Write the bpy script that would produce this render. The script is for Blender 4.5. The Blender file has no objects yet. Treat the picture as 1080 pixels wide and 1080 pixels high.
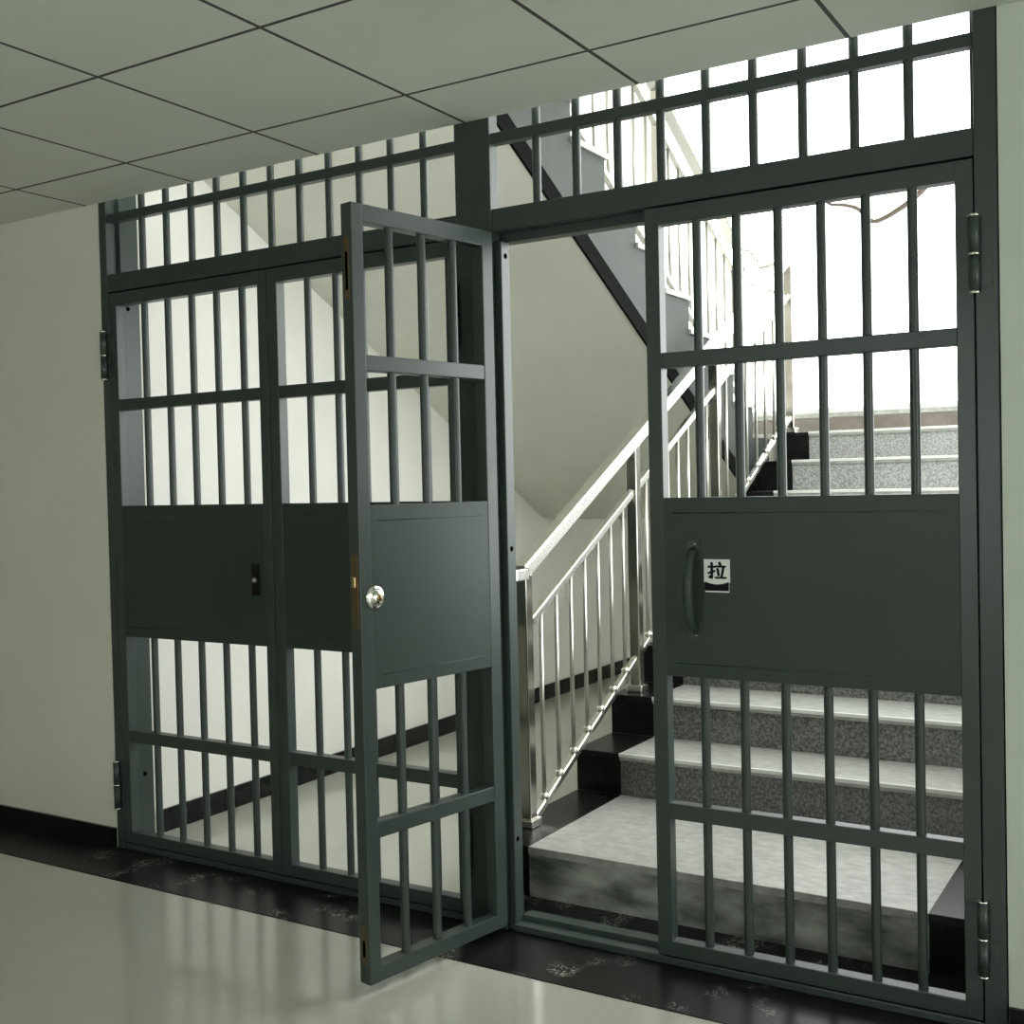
import bpy, bmesh, math, random
from mathutils import Vector, Matrix
random.seed(7)
S = bpy.context.scene
C = S.collection

# ------------------------------------------------------------------ materials
def mat(name, col, rough=.5, metal=0., spec=.5):
    m = bpy.data.materials.new(name); m.use_nodes = True
    b = m.node_tree.nodes['Principled BSDF']
    b.inputs['Base Color'].default_value = (*col, 1)
    b.inputs['Roughness'].default_value = rough
    b.inputs['Metallic'].default_value = metal
    b.inputs['Specular IOR Level'].default_value = spec
    return m
def nodes(m): return m.node_tree.nodes, m.node_tree.links, m.node_tree.nodes['Principled BSDF']
def mottled(name, c1, c2, scale, rough=.5, detail=4., lo=.35, hi=.65, bump=0., spec=.5, stretch=(1, 1, 1), metal=0.):
    m = mat(name, c1, rough, metal, spec); N, L, B = nodes(m)
    tc = N.new('ShaderNodeTexCoord'); mp = N.new('ShaderNodeMapping'); mp.inputs['Scale'].default_value = stretch
    no = N.new('ShaderNodeTexNoise'); no.inputs['Scale'].default_value = scale; no.inputs['Detail'].default_value = detail
    cr = N.new('ShaderNodeValToRGB'); e = cr.color_ramp.elements
    e[0].position = lo; e[1].position = hi; e[0].color = (*c1, 1); e[1].color = (*c2, 1)
    L.new(tc.outputs['Object'], mp.inputs['Vector']); L.new(mp.outputs['Vector'], no.inputs['Vector'])
    L.new(no.outputs['Fac'], cr.inputs['Fac']); L.new(cr.outputs['Color'], B.inputs['Base Color'])
    if bump:
        bp = N.new('ShaderNodeBump'); bp.inputs['Strength'].default_value = bump; bp.inputs['Distance'].default_value = .002
        L.new(no.outputs['Fac'], bp.inputs['Height']); L.new(bp.outputs['Normal'], B.inputs['Normal'])
    return m

M = {}
M['paint'] = mottled('dark_green_paint', (.033, .046, .040), (.038, .052, .045), 6, .36, spec=.4)
M['paint_panel'] = mottled('dark_green_panel_paint', (.033, .047, .039), (.037, .052, .044), 3, .42, spec=.22)
M['wall'] = mottled('painted_plaster', (.66, .65, .57), (.69, .68, .60), 3, .7, bump=.05, spec=.25)
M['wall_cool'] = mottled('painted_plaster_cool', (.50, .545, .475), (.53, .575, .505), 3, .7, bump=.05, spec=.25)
M['stairwall'] = mottled('white_plaster', (.76, .76, .71), (.79, .79, .74), 2.5, .7, spec=.25)
M['soffit'] = mottled('stair_plaster', (.70, .69, .61), (.73, .72, .64), 3, .75, spec=.2)
M['string'] = mottled('grey_stair_side', (.034, .040, .0355), (.041, .047, .042), 5, .6, spec=.25)
M['black'] = mottled('black_stone', (.006, .006, .007), (.012, .011, .011), 20, .25, spec=.22)
M['band'] = mat('matt_black_paint', (.0035, .0045, .0038), .9, spec=.05)
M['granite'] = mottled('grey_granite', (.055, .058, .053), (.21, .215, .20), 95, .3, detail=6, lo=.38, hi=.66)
M['granite_haze'] = mottled('grey_granite_haze_tint', (.22, .225, .22), (.50, .505, .50), 95, .3, detail=6, lo=.36, hi=.66)  # riser granite copy with haze near the window painted into its colour
M['tread'] = mottled('light_granite', (.30, .305, .285), (.43, .435, .41), 26, .28, detail=7, lo=.35, hi=.65, stretch=(1, 1.6, 1))
M['skirt'] = mottled('brown_grey_skirting', (.17, .15, .13), (.22, .195, .17), 12, .5, spec=.2)
M['nosing'] = mottled('pale_nosing', (.66, .66, .64), (.74, .74, .72), 20, .3)
M['dusty'] = mottled('dusty_granite', (.09, .098, .09), (.52, .54, .50), 6, .45, detail=8, lo=.35, hi=.75, stretch=(1, 1, 2.2))
M['steel'] = mat('polished_stainless', (.86, .85, .81), .24, 1.)
M['rail'] = mat('bright_satin_handrail', (.90, .90, .86), .3, .15)
M['steel_soft'] = mat('satin_stainless', (.50, .49, .45), .32, 1.)
M['steel_dark'] = mat('mirror_stainless', (.52, .49, .45), .16, 1.)
M['chrome'] = mat('chrome', (.85, .83, .76), .12, 1.)
M['brass'] = mat('brass', (.55, .42, .22), .3, 1.)
M['brass_old'] = mat('tarnished_brass', (.16, .11, .055), .45, .8)
M['hole'] = mat('dark_hole', (.001, .001, .001), .95, spec=0)
M['sign_white'] = mat('sign_white', (.72, .75, .72), .4)
M['sign_black'] = mat('sign_black', (.005, .006, .010), .6, spec=.1)
M['alu'] = mat('white_window_frame', (.75, .77, .77), .4)
M['red'] = mat('pale_red_paint', (.92, .50, .44), .6)
M['cable'] = mat('brown_cable', (.13, .10, .08), .7)
M['groove'] = mat('panel_groove', (.02, .03, .027), .4)

# floor: polished beige tile
m = mottled('polished_tile', (.46, .47, .41), (.50, .51, .45), 1.6, .13, spec=.5); M['floor'] = m
N, L, B = nodes(m)
tc = N.new('ShaderNodeTexCoord'); br = N.new('ShaderNodeTexBrick')
br.offset = 0; br.inputs['Scale'].default_value = 1; br.inputs['Brick Width'].default_value = .8; br.inputs['Row Height'].default_value = .8
br.inputs['Mortar Size'].default_value = .0012; br.inputs['Color1'].default_value = (1, 1, 1, 1); br.inputs['Color2'].default_value = (.985, .985, .985, 1); br.inputs['Mortar'].default_value = (.86, .86, .84, 1)
mx = N.new('ShaderNodeMix'); mx.data_type = 'RGBA'; mx.blend_type = 'MULTIPLY'; mx.inputs['Factor'].default_value = 1
src = B.inputs['Base Color'].links[0].from_socket
L.new(tc.outputs['Object'], br.inputs['Vector']); L.new(src, mx.inputs['A']); L.new(br.outputs['Color'], mx.inputs['B']); L.new(mx.outputs['Result'], B.inputs['Base Color'])

# black marble with scattered pale veins
m = mat('black_marble', (.008, .009, .009), .3, spec=.12); M['marble'] = m
N, L, B = nodes(m)
tc = N.new('ShaderNodeTexCoord')
n1 = N.new('ShaderNodeTexNoise'); n1.inputs['Scale'].default_value = 30; n1.inputs['Detail'].default_value = 8; n1.inputs['Distortion'].default_value = 1.2
n2 = N.new('ShaderNodeTexNoise'); n2.inputs['Scale'].default_value = 5; n2.inputs['Detail'].default_value = 3
ab = N.new('ShaderNodeMath'); ab.operation = 'SUBTRACT'; ab.inputs[1].default_value = .5
ab2 = N.new('ShaderNodeMath'); ab2.operation = 'ABSOLUTE'
r1 = N.new('ShaderNodeValToRGB'); r1.color_ramp.elements[0].position = 0; r1.color_ramp.elements[0].color = (1, 1, 1, 1); r1.color_ramp.elements[1].position = .024; r1.color_ramp.elements[1].color = (0, 0, 0, 1)
r2 = N.new('ShaderNodeValToRGB'); r2.color_ramp.elements[0].position = .56; r2.color_ramp.elements[1].position = .66
mu = N.new('ShaderNodeMath'); mu.operation = 'MULTIPLY'
mx = N.new('ShaderNodeMix'); mx.data_type = 'RGBA'; mx.inputs['A'].default_value = (.008, .009, .009, 1); mx.inputs['B'].default_value = (.55, .51, .46, 1)
L.new(tc.outputs['Object'], n1.inputs['Vector']); L.new(tc.outputs['Object'], n2.inputs['Vector'])
L.new(n1.outputs['Fac'], ab.inputs[0]); L.new(ab.outputs[0], ab2.inputs[0]); L.new(ab2.outputs[0], r1.inputs['Fac']); L.new(n2.outputs['Fac'], r2.inputs['Fac'])
L.new(r1.outputs['Color'], mu.inputs[0]); L.new(r2.outputs['Color'], mu.inputs[1]); L.new(mu.outputs[0], mx.inputs['Factor']); L.new(mx.outputs['Result'], B.inputs['Base Color'])

# suspended ceiling: 600 mm panels with dark seams
m = mottled('ceiling_panel', (.66, .69, .63), (.68, .71, .65), 4, .75, spec=.2); M['ceiling'] = m
N, L, B = nodes(m)
tc = N.new('ShaderNodeTexCoord'); mp = N.new('ShaderNodeMapping'); mp.inputs['Location'].default_value = (-1.137, .917, 0)
sx = N.new('ShaderNodeSeparateXYZ'); L.new(tc.outputs['Object'], mp.inputs['Vector']); L.new(mp.outputs['Vector'], sx.inputs[0])
hs = []
for ax in 'XY':
    a = N.new('ShaderNodeMath'); a.operation = 'PINGPONG'; a.inputs[1].default_value = .3
    b = N.new('ShaderNodeMath'); b.operation = 'LESS_THAN'; b.inputs[1].default_value = .0062
    L.new(sx.outputs[ax], a.inputs[0]); L.new(a.outputs[0], b.inputs[0]); hs.append(b)
mxm = N.new('ShaderNodeMath'); mxm.operation = 'MAXIMUM'; L.new(hs[0].outputs[0], mxm.inputs[0]); L.new(hs[1].outputs[0], mxm.inputs[1])
mx = N.new('ShaderNodeMix'); mx.data_type = 'RGBA'; mx.inputs['B'].default_value = (.075, .08, .072, 1)
src = B.inputs['Base Color'].links[0].from_socket
L.new(mxm.outputs[0], mx.inputs['Factor']); L.new(src, mx.inputs['A']); L.new(mx.outputs['Result'], B.inputs['Base Color'])

# ------------------------------------------------------------------ mesh helper
class MB:
    def __init__(s): s.bm = bmesh.new(); s.mi = 0
    def _set(s, faces):
        for f in faces: f.material_index = s.mi
    def box(s, x0, x1, y0, y1, z0, z1, bev=0.):
        vs = [s.bm.verts.new((x, y, z)) for x in (x0, x1) for y in (y0, y1) for z in (z0, z1)]
        fs = [s.bm.faces.new([vs[i] for i in q]) for q in ((0, 1, 3, 2), (4, 6, 7, 5), (0, 4, 5, 1), (2, 3, 7, 6), (0, 2, 6, 4), (1, 5, 7, 3))]
        s._set(fs)
        if bev:
            es = list({e for f in fs for e in f.edges})
            r = bmesh.ops.bevel(s.bm, geom=es, offset=bev, segments=2, affect='EDGES', profile=.5)
            s._set(r['faces'])
        return s
    def cyl(s, a, b, r, seg=16, r2=None, caps=True, smooth=True):
        a, b = Vector(a), Vector(b); d = (b - a); q = d.to_track_quat('Z', 'Y'); r2 = r if r2 is None else r2
        R0 = []; R1 = []
        for k in range(seg):
            t = 2 * math.pi * k / seg; o = Vector((math.cos(t), math.sin(t), 0))
            R0.append(s.bm.verts.new(a + q @ (o * r))); R1.append(s.bm.verts.new(b + q @ (o * r2)))
        fs = []
        for k in range(seg):
            f = s.bm.faces.new((R0[k], R0[(k + 1) % seg], R1[(k + 1) % seg], R1[k])); f.smooth = smooth; fs.append(f)
        if caps: fs += [s.bm.faces.new(R0[::-1]), s.bm.faces.new(R1)]
        s._set(fs); return s
    def tube(s, pts, r, seg=12):
        pts = [Vector(p) for p in pts]; rings = []
        rr = r if isinstance(r, (list, tuple)) else [r] * len(pts)
        n = Vector((1, 0, 0))
        for i, p in enumerate(pts):
            t = (pts[min(i + 1, len(pts) - 1)] - pts[max(i - 1, 0)]).normalized()
            n = (n - t * n.dot(t)); n = n.normalized() if n.length > 1e-4 else t.orthogonal().normalized(); b = t.cross(n)
            rings.append([s.bm.verts.new(p + (n * math.cos(2 * math.pi * k / seg) + b * math.sin(2 * math.pi * k / seg)) * rr[i]) for k in range(seg)])
        fs = []
        for A, B2 in zip(rings, rings[1:]):
            for k in range(seg):
                f = s.bm.faces.new((A[k], A[(k + 1) % seg], B2[(k + 1) % seg], B2[k])); f.smooth = True; fs.append(f)
        fs += [s.bm.faces.new(rings[0][::-1]), s.bm.faces.new(rings[-1])]; s._set(fs); return s
    def lathe(s, c, axis, prof, seg=28):
        c = Vector(c); q = Vector(axis).to_track_quat('Z', 'Y'); rings = []
        for h, r in prof:
            rings.append([s.bm.verts.new(c + q @ Vector((r * math.cos(2 * math.pi * k / seg), r * math.sin(2 * math.pi * k / seg), h))) for k in range(seg)])
        fs = []
        for A, B2 in zip(rings, rings[1:]):
            for k in range(seg):
                f = s.bm.faces.new((A[k], A[(k + 1) % seg], B2[(k + 1) % seg], B2[k])); f.smooth = True; fs.append(f)
        fs += [s.bm.faces.new(rings[0][::-1]), s.bm.faces.new(rings[-1])]; s._set(fs); return s
    def prism_yz(s, poly, x0, x1):      # polygon of (y, z), extruded along x
        A = [s.bm.verts.new((x0, y, z)) for y, z in poly]; B2 = [s.bm.verts.new((x1, y, z)) for y, z in poly]; n = len(poly)
        fs = [s.bm.faces.new(A), s.bm.faces.new(B2[::-1])] + [s.bm.faces.new((A[k], B2[k], B2[(k + 1) % n], A[(k + 1) % n])) for k in range(n)]
        s._set(fs); return s
    def prism_xz(s, poly, y0, y1):
        A = [s.bm.verts.new((x, y0, z)) for x, z in poly]; B2 = [s.bm.verts.new((x, y1, z)) for x, z in poly]; n = len(poly)
        fs = [s.bm.faces.new(A), s.bm.faces.new(B2[::-1])] + [s.bm.faces.new((A[k], B2[k], B2[(k + 1) % n], A[(k + 1) % n])) for k in range(n)]
        s._set(fs); return s
    def build(s, name, mats, parent=None, label=None, kind=None):
        bmesh.ops.recalc_face_normals(s.bm, faces=s.bm.faces)
        me = bpy.data.meshes.new(name); s.bm.to_mesh(me); s.bm.free()
        for q in (mats if isinstance(mats, (list, tuple)) else [mats]): me.materials.append(M[q])
        o = bpy.data.objects.new(name, me); C.objects.link(o)
        if parent: o.parent = parent
        if label: o['label'] = label
        if kind: o['kind'] = kind
        return o
def thing(name, label, cat, loc=(0, 0, 0), rz=0, group=None):
    o = bpy.data.objects.new(name, None); C.objects.link(o); o.location = loc; o.rotation_euler = (0, 0, rz)
    o.empty_display_size = .1; o['label'] = label; o['category'] = cat
    if group: o['group'] = group
    return o
def struct(name, m, *boxes):
    b = MB()
    for q in boxes: b.box(*q)
    return b.build(name, m, kind='structure')

W = 3.29          # width of the gated opening
HC = 2.552        # corridor ceiling
XL, XR, YB = -4.0, 9.0, -5.5
DW = 5.15         # rear wall of the stairwell
ZT = 6.2          # top of the stairwell

# ------------------------------------------------------------------ the room
struct('floor', 'floor', (XL, XR, YB, DW, -.1, 0))
struct('ceiling', 'ceiling', (XL, XR, YB, -.006, HC, HC + .06))
struct('wall_left', 'wall', (XL, -.001, 0, .2, 0, HC + .3))
struct('wall_right', 'wall_cool', (W + .004, XR, 0, .2, 0, HC + .3))
struct('wall_upper', 'stairwall', (-.2, W + .2, .0, .2, 2.9, ZT))
struct('wall_side', 'stairwall', (-.2, 0, .2, DW, 0, ZT))
struct('wall_inner', 'stairwall', (W + .01, W + .2, .2, DW, 0, .88), (W + .01, W + .2, .2, DW, 3.4, ZT), (W + .01, W + .2, .2, .35, .88, 3.4), (W + .01, W + .2, 5.0, DW, .88, 3.4))  # unseen opening added here so sky light reaches left wall and soffit
WZ0, WZ1 = 1.87, 5.7
struct('wall_back', 'stairwall', (-.2, W + .2, DW, DW + .2, 0, WZ0), (-.2, .03, DW, DW + .2, WZ0, ZT), (W - .03, W + .2, DW, DW + .2, WZ0, ZT), (.03, W - .03, DW, DW + .2, WZ1, ZT))
struct('ceiling_upper', 'stairwall', (-.2, W + .2, 0, DW + .2, ZT, ZT + .1))
struct('wall_rear', 'wall', (XL, XR, YB - .2, YB, 0, .9), (XL, XR, YB - .2, YB, 2.1, HC + .06), (XL, 1.0, YB - .2, YB, .9, 2.1), (3.0, XR, YB - .2, YB, .9, 2.1))  # opening behind the camera is added to brighten corridor and gate panels
struct('wall_far', 'wall', (XL - .2, XL, YB - .2, .2, 0, HC + .3))
# corridor end on the bright side: a wide window opening
struct('wall_near', 'wall', (XR, XR + .2, YB - .2, .2, 0, .5), (XR, XR + .2, YB - .2, .2, 2.35, HC + .3), (XR, XR + .2, YB - .2, -5.2, .5, 2.35), (XR, XR + .2, -.25, .2, .5, 2.35))
struct('trim_1', 'marble', (XL, XR, -.268, .16, 0, .0025), (1.55, W, .1601, .2905, 0, .0025))
struct('baseboard_left', 'black', (XL, -.002, -.012, 0, 0, .08))
struct('baseboard_right', 'black', (W + .006, XR, -.012, 0, 0, .08))
struct('baseboard_side', 'black', (0, .012, .2, DW, 0, .095))

# the big stairwell window
w = bpy.data.objects.new('window_1', None); C.objects.link(w); w['kind'] = 'structure'
fr = MB(); y0, y1 = DW + .05, DW + .11
fr.box(.03, W - .03, y0, y1, WZ0, WZ0 + .04); fr.box(.03, W - .03, y0, y1, WZ1 - .05, WZ1)
fr.box(.03, .08, y0, y1, WZ0, WZ1); fr.box(W - .08, W - .03, y0, y1, WZ0, WZ1); fr.box(.03, W - .03, y0, y1, 3.50, 3.56)
fr.build('window_frame', 'alu', w, kind='structure')
MB().box(.085, .13, y0 + .01, y1 - .01, 3.58, 4.6).build('side_strip', 'red', w, kind='structure')
MB().box(0.0, W, DW - .02, DW + .05, WZ0 - .03, WZ0).build('window_sill', 'tread', w, kind='structure')

# ------------------------------------------------------------------ gate frame
fz = thing('barred_partition', 'dark green steel framework with barred transom, holding both pairs of gate leaves', 'partition')
BV = .0025
def fpart(name, *boxes, m='paint', label=None):
    b = MB()
    for q in boxes: b.box(*q, bev=BV)
    return b.build(name, m, fz, label)
FT = 2.80
pl_ = fpart('post', (0.001, .040, 0, .05, 0, FT), (0.001, .060, .0505, .14, 0, FT))
pm_ = fpart('post', (1.690, 1.822, 0, .0495, 0, FT), (1.664, 1.822, .050, .062, 0, 2.27), (1.8225, 1.849, .013, .062, 0, 2.171))
pr_ = fpart('post', (3.237, W, 0, .05, 0, FT), (3.222, W, .0505, .10, 0, FT))
fpart('lintel', (.040, 1.690, .002, .0495, 2.20, 2.270), (.060, 1.664, .050, .10, 2.172, 2.270))
fpart('lintel', (1.822, 3.237, .002, .0495, 2.20, 2.270), (1.8225, 3.222, .050, .10, 2.172, 2.270))
fpart('sill', (.040, 1.690, 0.0, .0495, .0026, .024), (.060, 1.69, .050, .10, .0026, .04))
fpart('sill', (1.8495, 3.237, 0.0, .0495, .0026, .024), (1.8495, 3.222, .050, .10, .0026, .04))
fpart('transom_rail', (.041, 1.690, .006, .040, 2.472, 2.506)); fpart('transom_rail', (1.822, 3.237, .006, .040, 2.472, 2.506))
fpart('head_rail', (.041, 1.690, .002, .048, 2.755, 2.80)); fpart('head_rail', (1.822, 3.237, .002, .048, 2.755, 2.80))
RB = .0131
def bar(x, z0, z1, parent, y=.023):
    return MB().cyl((x, y, z0), (x, y, z1), RB, 14, caps=False).build('bar', 'paint', parent)
for x in [.222 + .1333 * k for k in range(11)] + [1.978 + .1376 * k for k in range(9)]:
    bar(x, 2.262, 2.76, fz)
for par, x, pts in ((pl_, .0605, ((.081, 2.143), (.096, .281))), (pm_, 1.8495, ((.038, 2.127), (.035, 1.208), (.032, .288)))):
    for y, z in pts:
        MB().cyl((x - .001, y, z), (x + .0006, y, z), .009 if par is pl_ else .0085, 16).build('screw_hole', 'hole', par, 'black screw hole')

# ------------------------------------------------------------------ gate leaves
ZB, Z1, Z2, Z3, Z4, Z5, Z6, Z7, Z8, ZTOP = .028, .072, .430, .476, .848, 1.362, 1.735, 1.779, 2.145, 2.194
D = .044
def hinge(root, x, y, z0, z1, plate_dir):
    h = MB(); zm = (z0 + z1) / 2
    h.cyl((x, y, z0), (x, y, zm - .003), .0135, 18); h.cyl((x, y, zm + .003), (x, y, z1), .0135, 18)
    hh = h.build('hinge', 'paint', root)
    for z in (z0 - .004, zm - .003, z1 - .002):
        MB().cyl((x, y, z), (x, y, z + .006), .0145, 18).build('washer', 'chrome', hh, 'bright washer on the hinge pin')
    return hh
def leaf(root, w, bars, s0=.045, s1=.042, ridge=True):
    f = MB()
    f.box(0, s0, 0, D, ZB, ZTOP, BV); f.box(w - s1, w, 0, D, ZB, ZTOP, BV)
    for a, b in ((ZB, Z1), (Z8, ZTOP)): f.box(s0 - .002, w - s1 + .002, .0006, D - .0006, a, b, BV)
    f.build('leaf_frame', 'paint', root)
    for a, b in ((Z2, Z3), (Z6, Z7)):
        MB().box(s0 - .002, w - s1 + .002, .002, D - .002, a, b, BV).build('rail', 'paint', root)
    p = MB(); p.box(s0 - .003, w - s1 + .003, .0015, D - .0015, Z4, Z5, BV)
    pn = p.build('panel', 'paint_panel', root)
    if ridge:
        for z in (Z4 + .038, Z5 - .044):
            for yy in (.0008, D - .0008):
                MB().cyl((s0 + .03, yy + (.0014 if yy < .02 else -.0014), z), (w - s1 - .03, yy + (.0014 if yy < .02 else -.0014), z), .0019, 8).build('bead', 'paint_panel', pn)
    for x in bars:
        bar(x, Z1 - .004, Z2 + .004, root, D / 2); bar(x, Z3 - .004, Z4 + .004, root, D / 2)
        bar(x, Z5 - .004, Z6 + .004, root, D / 2); bar(x, Z7 - .004, Z8 + .004, root, D / 2)
    return pn
G = 'barred gate leaves'
# wide leaf at the wall, closed
L1 = thing('gate_leaf', 'wide closed barred gate leaf next to the plain corridor wall, with small dark latch', 'gate', (.0425, .001, 0), 0, G)
leaf(L1, .828, [.222 - .0425 + .1285 * k for k in range(5)], .042, .042)
for z0 in (.165, 1.86): 
    h = hinge(L1, -.017, -.0155, z0, z0 + .185, 1)
    MB().box(-.012, .03, -.004, -.0012, z0 + .1, z0 + .175).build('hinge_plate', 'paint', h)
k = MB(); k.box(.725, .765, -.004, .001, 1.03, 1.145, .002); lt = k.build('latch', 'black', L1)
MB().lathe((.752, -.003, 1.088), (0, -1, 0), [(0, .013), (.012, .012), (.02, .009), (.022, .001)], 20).build('latch_knob', 'steel_dark', lt, 'small steel knob')
# second leaf of the far pair
L2 = thing('gate_leaf', 'closed barred gate leaf seen partly through the open one, beside the middle post', 'gate', (.8745, .001, 0), 0, G)
leaf(L2, .812, [v - .8745 for v in (1.048, 1.175, 1.290, 1.408, 1.543)], .046, .044)
for z0 in (.165, 1.86): hinge(L2, .812, -.0155, z0, z0 + .185, 1)
# wide leaf of the near pair, closed
L4 = thing('gate_leaf', 'wide closed barred gate leaf with bow handle and pull sign, in front of the stairs', 'gate', (2.342, .001, 0), 0, G)
pn4 = leaf(L4, .892, [2.494 - 2.342 + .1180 * k for k in range(6)], .044, .043)
for z0 in (.150, 1.86):
    h = hinge(L4, .8955, -.0155, z0, z0 + .188, 1)
    MB().box(.856, .888, -.004, -.0012, z0 + .1, z0 + .178).build('hinge_plate', 'paint', h)
    MB().box(.902, .935, -.004, -.0012, z0 + .01, z0 + .088).build('hinge_plate', 'paint', h)
# bow handle
hx = 2.476 - 2.342; hb = MB(); pts = []; rr = []
for i in range(21):
    t = i / 20; a = math.pi * t
    pts.append((hx + .002, -.008 - .050 * math.sin(a) ** .55, .985 + .228 * t)); rr.append(.0105 + .0045 * math.sin(a))
hb.tube(pts, rr, 14); hnd = hb.build('handle', 'paint_panel', pn4, 'bow shaped pull handle in the green of the gate')
for z in (.985, 1.213):
    b = MB(); b.box(hx - .018, hx + .018, -.0035, .0005, z - .028, z + .028, .0012)
    b.build('handle_plate', 'paint', pn4)
    MB().lathe((hx + .004, -.0035, z + (.016 if z > 1.1 else -.016)), (0, -1, 0), [(0, .004), (.002, .0035), (.0028, .0005)], 12).build('screw', 'steel_dark', hnd)
# pull sign
sx0, sx1 = 2.5065 - 2.342, 2.583 - 2.342; sz1, sz0 = 1.187, 1.094
sg = MB().box(sx0 + .003, sx1 - .003, -.0016, .0012, sz0, sz1 - .02); sg.box(sx0, sx1, -.002, .0012, sz0 + .028, sz1)
sign = sg.build('pull_sign', 'sign_white', pn4, 'white sticker with a black character and dark lower band')
poly = [(sx0 + .003, sz0 + .004), (sx1 - .003, sz0 + .004), (sx1 - .003, sz0 + .030)] + [(sx1 - .003 - (sx1 - sx0 - .006) * t / 8, sz0 + .030 - .0075 * math.sin(math.pi * t / 8)) for t in range(1, 8)] + [(sx0 + .003, sz0 + .030)]
MB().prism_xz(poly, -.0027, -.0019).build('dark_band', 'sign_black', sign)
ch = MB(); cx0, cz0, cs = sx0 + .0125, sz0 + .0385, .0515   # character built stroke by stroke on a unit square
def stroke(pts, wd):
    for (a, b), (c, d) in zip(pts, pts[1:]):
        dx, dz = c - a, d - b; l = math.hypot(dx, dz); wd *= 1.3; nx, nz = -dz / l * wd / 2, dx / l * wd / 2; ex, ez = dx / l * wd * .3, dz / l * wd * .3
        ch.prism_xz([(cx0 + cs * u, cz0 + cs * .88 * v) for u, v in ((a + nx - ex, b + nz - ez), (c + nx + ex, d + nz + ez), (c - nx + ex, d - nz + ez), (a - nx - ex, b - nz - ez))], -.0028, -.0019)
for pts, wd in (([(.02, .74), (.38, .74)], .10), ([(.22, .98), (.22, .08), (.10, .12)], .115), ([(.02, .34), (.38, .48)], .10),
                ([(.66, 1.0), (.72, .86)], .12), ([(.45, .76), (.99, .76)], .10), ([(.55, .62), (.61, .20)], .11), ([(.88, .66), (.78, .10)], .11), ([(.42, .06), (1.02, .06)], .10)):
    stroke(pts, wd)
ch.build('pull_character', 'sign_black', sign)

# narrow leaf of the near pair, swung open into the corridor
TH = math.radians(-100.94)
L3 = thing('gate_leaf', 'narrow barred gate leaf standing open into the corridor, with round chrome lock', 'gate', (1.797, -.0165, 0), TH, G)
pn3 = leaf(L3, .564, [.155, .283, .410], .046, .042)
for z0 in (.165, 1.86): hinge(L3, .002, -.012, z0, z0 + .185, 1)
lk = MB(); lk.lathe((.512, D - .002, 1.106), (0, 1, 0), [(0, .033), (.004, .033), (.008, .030), (.010, .022), (.009, .019), (.018, .018), (.020, .016), (.021, .001)], 32)
lock = lk.build('lock', 'chrome', pn3, 'round chrome lock rose')
MB().lathe((.512, D + .018, 1.106), (0, 1, 0), [(0, .011), (.0025, .0105), (.003, .009), (.0032, .0005)], 24).build('lock_cylinder', 'brass', lock, 'brass lock cylinder')
MB().box(.5108, .5132, D + .0205, D + .0218, 1.098, 1.112).build('keyhole', 'hole', lock)
MB().box(.5635, .5658, .008, .036, 1.02, 1.225, .0006).build('lock_plate', 'brass_old', L3, 'tarnished brass lock plate on the free edge')
MB().box(.5640, .5725, .014, .030, 1.135, 1.165, .002).build('lock_bolt', 'brass', L3)
for z0, z1 in ((1.93, 2.10), (.08, .19)):
    e = MB().box(.5638, .5652, .012, .032, z0, z1, .0005).build('edge_bolt', 'brass_old', L3)
    MB().box(.5645, .5662, .017, .027, z0 + .025, z1 - .04).build('edge_bolt_slot', 'hole', e)

# ------------------------------------------------------------------ lower flight
SX0, SX1, TX0, TX1 = 1.54, W, 1.735, 3.045
R0, RS, Y1, Y2, TD = .175, .167, .285, 1.0, .322
NS = 10
ys = [Y1] + [Y2 + TD * k for k in range(NS - 1)]; zs = [R0 + RS * k for k in range(NS)]
YL = ys[-1]; ZL = zs[-1]
st = thing('staircase', 'grey granite staircase with black borders behind the gate, turning back at a half landing', 'stairs')
tt, ov = .026, .018
for k in range(NS - 1):
    y0, y1, z = ys[k], ys[k + 1] + .0, zs[k]
    t = MB(); t.mi = 0; t.box(TX0, TX1, y0 - .0, y1 + .012, z - tt, z, .002)
    t.mi = 1; t.box(SX0, TX0, y0, y1 + .012, z - tt, z, .002); t.box(TX1, SX1, y0, y1 + .012, z - tt, z, .002)
    tr = t.build('tread', ['tread', 'black'], st)
    if k: 
        MB().box(TX0, TX1, y0 - .006, y0 + .004, z - .013, z + .002, .002).build('nosing', 'nosing', tr, 'pale rounded nosing strip')
for k in range(NS):
    z0 = 0.0 if k == 0 else zs[k - 1]; z1 = zs[k] - tt
    r = MB(); yf = ys[k] + (.006 if k == 0 else .012)
    r.mi = 0; r.box(TX0, TX1, yf, yf + .02, z0, z1); r.mi = 1; r.box(SX0, TX0, yf, yf + .02, z0, z1); r.box(TX1, SX1, yf, yf + .02, z0, z1)
    r.build('riser', ['dusty' if k == 0 else 'granite' if k < 6 else 'granite_haze', 'black'], st)
poly = [(ys[0] + .027, .001)]
for k in range(NS - 1):
    poly += [(ys[k] + .033, zs[k] - tt - .001), (ys[k + 1] + .033, zs[k] - tt - .001)]
poly += [(YL + .033, ZL - .2), (YL + .033, .001)]
MB().prism_yz(poly, SX0 + .004, SX1 - .001).build('stair_body', 'stairwall', st)

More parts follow.
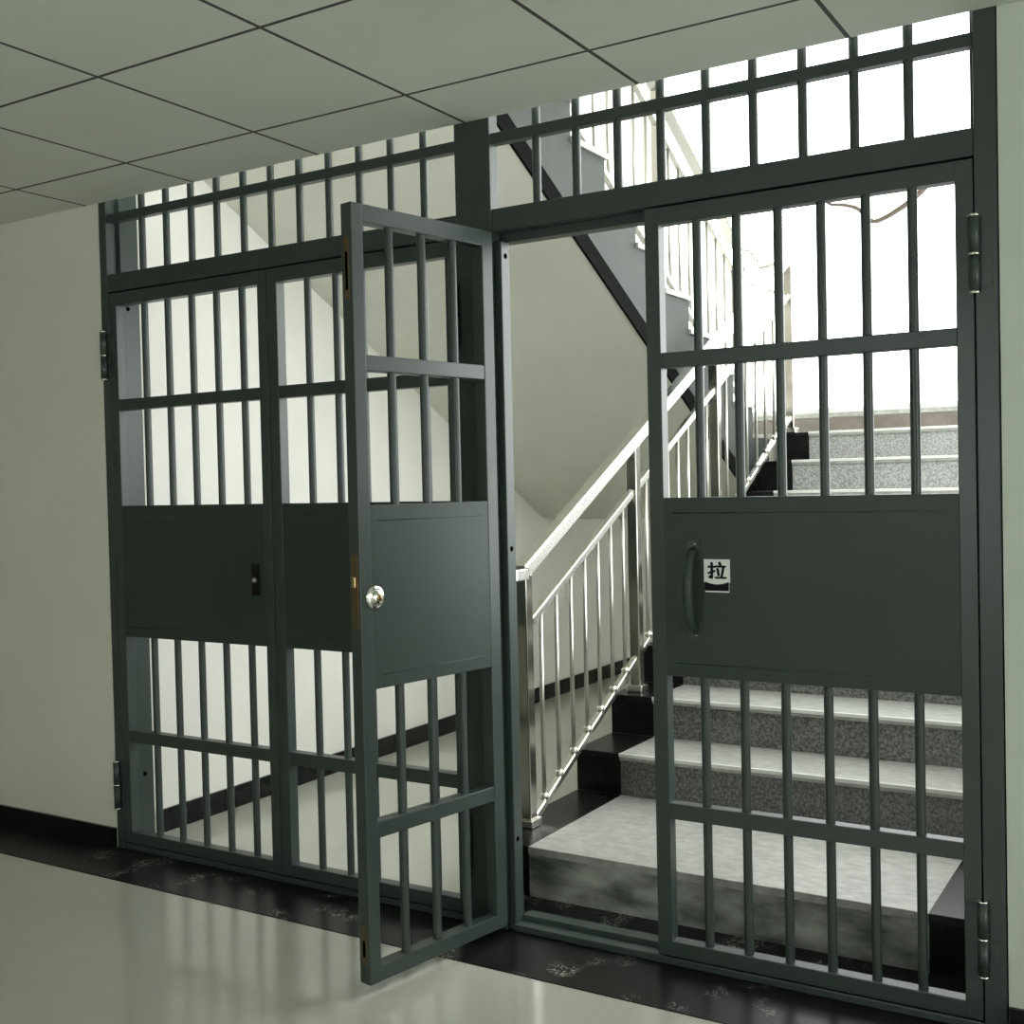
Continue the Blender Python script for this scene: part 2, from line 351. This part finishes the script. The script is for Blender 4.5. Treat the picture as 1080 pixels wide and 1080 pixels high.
# ------------------------------------------------------------------ landing
UR, UT, UX = .1665, .308, 1.48
YU = 3.33
ld = st
b = MB(); b.box(0.002, W - .002, YL + .035, DW - .002, ZL - .16, ZL - tt); b.box(.002, W - .002, YL + .035, YL + .30, 1.175, ZL - .16)
b.build('landing_slab', 'soffit', ld)
b = MB(); b.mi = 0; b.box(TX0, TX1, YL, DW - .002, ZL - tt, ZL, .002); b.mi = 1; b.box(SX0, TX0, YL, DW - .002, ZL - tt, ZL, .002); b.box(TX1, W - .002, YL, DW - .002, ZL - tt, ZL, .002)
b.mi = 0; b.box(.002, SX0, YL + .036, DW - .002, ZL - tt, ZL, .002)
b.build('landing_floor', ['tread', 'black'], ld)
MB().box(TX0, TX1, YL - .006, YL + .004, ZL - .013, ZL + .002, .002).build('nosing', 'nosing', ld)
MB().box(.002, W - .002, DW - .016, DW - .002, ZL, ZL + .155).build('skirting', 'skirt', ld)

# ------------------------------------------------------------------ upper flight
up = st
SC, SM = 3.068, .541                     # soffit line z = SC - SM*y
uy = [YU - UT * k for k in range(10)]; uz = [ZL + UR * (k + 1) for k in range(10)]
ye = .24
yb = (SC - 1.19) / SM
poly = [(YL + .030, ZL - tt - .001), (YU, ZL - tt - .001)]
for k in range(10):
    if uy[k] < ye: break
    poly.append((uy[k], uz[k] - tt)); poly.append((max(uy[k] - UT, ye), uz[k] - tt))
poly += [(ye, SC - SM * ye), (yb, SC - SM * yb), (YL + .030, 1.19)]
MB().prism_yz(poly, .002, UX).build('stair_body', ['soffit'], up, 'pale plastered underside')
# grey side facing the lower flight
poly2 = [(y, z) for y, z in poly]
MB().prism_yz(poly2, UX + .0005, UX + .006).build('stair_side', 'string', up, 'grey painted side')
bh = .085
yb2 = (SC + bh - 1.19) / SM
MB().prism_yz([(ye, SC - SM * ye - .006), (YL - .03, SC - SM * (YL - .03) - .006), (YL - .03, SC - SM * (YL - .03) + bh), (ye, SC - SM * ye + bh)], UX + .007, UX + .017).build('edge_band', 'band', up, 'black band along the lower edge')
for k in range(10):
    if uy[k] - UT < ye - .05: break
    MB().box(.004, UX + .02, uy[k] - UT - .004, uy[k] + .02, uz[k] - tt, uz[k], .002).build('tread', 'tread', up)

# ------------------------------------------------------------------ railings
def rail_seg(name, x, y0, z0, y1, z1, w, h, parent, m='steel'):
    b = MB(); d = Vector((0, y1 - y0, z1 - z0)); n = Vector((0, -d.z, d.y)).normalized() * (h / 2)
    b.prism_yz([(y0 - n.y, z0 - n.z), (y1 - n.y, z1 - n.z), (y1 + n.y, z1 + n.z), (y0 + n.y, z0 + n.z)], x - w / 2, x + w / 2)
    bmesh.ops.bevel(b.bm, geom=list(b.bm.edges), offset=min(w, h) * .16, segments=2, affect='EDGES')
    return b.build(name, m, parent)
RX = 1.618
lr = thing('stair_railing', 'stainless railing with thin balusters running up both stair flights and round the landing', 'railing')
SL = .513
top = lambda y: 1.104 + SL * (y - .49)
mid = lambda y: top(y) - .212
bot = lambda y: top(y) - .928
YE = 3.60
rail_seg('handrail', RX, .47, top(.47), YE + .05, top(YE + .05), .06, .052, lr, 'steel')
MB().box(RX - .03, RX + .03, .395, .485, top(.47) - .026, top(.47) + .016, .005).build('handrail_end', 'steel', lr)
rail_seg('middle_rail', RX, .53, mid(.53), YE, mid(YE), .03, .030, lr)
rail_seg('bottom_rail', RX, .53, bot(.53), YE, bot(YE), .03, .030, lr)
def zstep(y):
    z = R0
    for a, q in zip(ys, zs):
        if y >= a: z = q
    return z
posts = [.49, 1.43, 2.40, YE + .02]
for y in posts:
    z = zstep(y); p = MB().box(RX - .024, RX + .024, y - .024, y + .024, z + .0005, top(y) - .018, .004).build('post', 'steel_dark', lr, 'mirror polished square post')
    MB().box(RX - .036, RX + .036, y - .036, y + .036, z + .0004, z + .03, .004).build('post_base', 'steel', p)
for a, b_ in zip(posts, posts[1:]):
    n = 8; 
    for i in range(1, n):
        y = a + (b_ - a) * i / n
        bl = MB().cyl((RX, y, bot(y) + .008), (RX, y, mid(y) - .008), .0085, 12).build('baluster', 'steel_soft', lr)
        MB().lathe((RX, y, bot(y) + .012), (0, 0, 1), [(0, .016), (.012, .016), (.02, .010)], 14).build('collar', 'chrome', bl)
# upper railing
ur = lr
UXR = 1.40
ub = lambda y: 3.70 - SM * y
ut = lambda y: ub(y) + .88
um = lambda y: ut(y) - .19
ya, yz_ = 3.36, .35
rail_seg('handrail', UXR, ya, ut(ya), yz_, ut(yz_), .06, .046, ur); rail_seg('middle_rail', UXR, ya, um(ya), yz_, um(yz_), .03, .03, ur); rail_seg('bottom_rail', UXR, ya, ub(ya), yz_, ub(yz_), .03, .03, ur)
def uzstep(y):
    z = ZL
    for a, q in zip(uy, uz):
        if y <= a: z = q
    return z
up_posts = [3.40, 2.25, 1.00]
for y in up_posts:
    MB().box(UXR - .024, UXR + .024, y - .024, y + .024, uzstep(y) + .0005, ut(y) - .018, .004).build('post', 'steel_dark', ur, 'mirror polished square post')
for a, b_ in zip(up_posts, up_posts[1:] + [.1]):
    for i in range(1, 9):
        y = a + (b_ - a) * i / 9
        if y < .4: break
        MB().cyl((UXR, y, ub(y) + .008), (UXR, y, um(y) - .008), .0085, 12).build('baluster', 'steel_soft', ur)
# level return joining the two handrails at the landing
MB().tube([(RX, YE + .04, top(YE + .02)), (RX - .01, YE + .1, top(YE)), (UXR + .02, YE + .1, top(YE) - .01), (UXR, YE, ut(ya) + .02), (UXR, ya, ut(ya))], .021, 14).build('handrail_return', 'steel', ur)
MB().tube([(RX, YE + .02, mid(YE + .02)), (RX - .02, YE + .07, mid(YE)), (UXR + .02, YE + .07, um(ya)), (UXR, ya, um(ya))], .013, 12).build('middle_rail_return', 'steel', ur)

# ------------------------------------------------------------------ loose cable at the window
cb = MB(); pts = []
ctl = [(1.36, 3.44), (1.43, 3.36), (1.54, 3.335), (1.63, 3.295), (1.72, 3.20), (1.80, 3.205), (1.90, 3.25), (2.0, 3.31), (2.10, 3.40), (2.14, 3.51)]
for i in range(len(ctl) - 1):
    p0, p1, p2, p3 = [Vector(ctl[max(0, min(len(ctl) - 1, j))]) for j in (i - 1, i, i + 1, i + 2)]
    for t in (0, .25, .5, .75):
        q = .5 * (2 * p1 + (p2 - p0) * t + (2 * p0 - 5 * p1 + 4 * p2 - p3) * t * t + (3 * p1 - p0 - 3 * p2 + p3) * t ** 3); pts.append((q.x, DW - .02 + .06, q.y))
pts.append((2.14, DW + .045, 3.51)); n = len(pts)
cb.tube(pts, [.009 + .017 * (i / n) for i in range(n)], 10)
o = cb.build('hanging_cable', 'cable'); o['label'] = 'brown cable sagging in a loop at the bright stairwell window'; o['category'] = 'cable'

# ------------------------------------------------------------------ light
wd = bpy.data.worlds.new('bright_overcast'); S.world = wd; wd.use_nodes = True
bg = wd.node_tree.nodes['Background']; bg.inputs['Color'].default_value = (.97, 1.0, .985, 1); bg.inputs['Strength'].default_value = 6.3

# ------------------------------------------------------------------ camera
cd = bpy.data.cameras.new('camera'); cam = bpy.data.objects.new('camera', cd); C.objects.link(cam)
cam.location = (3.73145, -3.05326, 1.40961); cam.rotation_euler = (1.547151, .022829, .545752)
cd.sensor_width = 36; cd.sensor_fit = 'HORIZONTAL'; cd.lens = 1211.057 / 1080 * 36; cd.clip_start = .05
S.camera = cam

S.cycles.use_denoising = True
S.cycles.max_bounces = 10; S.cycles.diffuse_bounces = 7; S.cycles.glossy_bounces = 5
S.cycles.caustics_reflective = False; S.cycles.caustics_refractive = False
S.cycles.sample_clamp_indirect = 8
S.view_settings.view_transform = 'Standard'; S.view_settings.look = 'None'
S.view_settings.exposure = 0.0
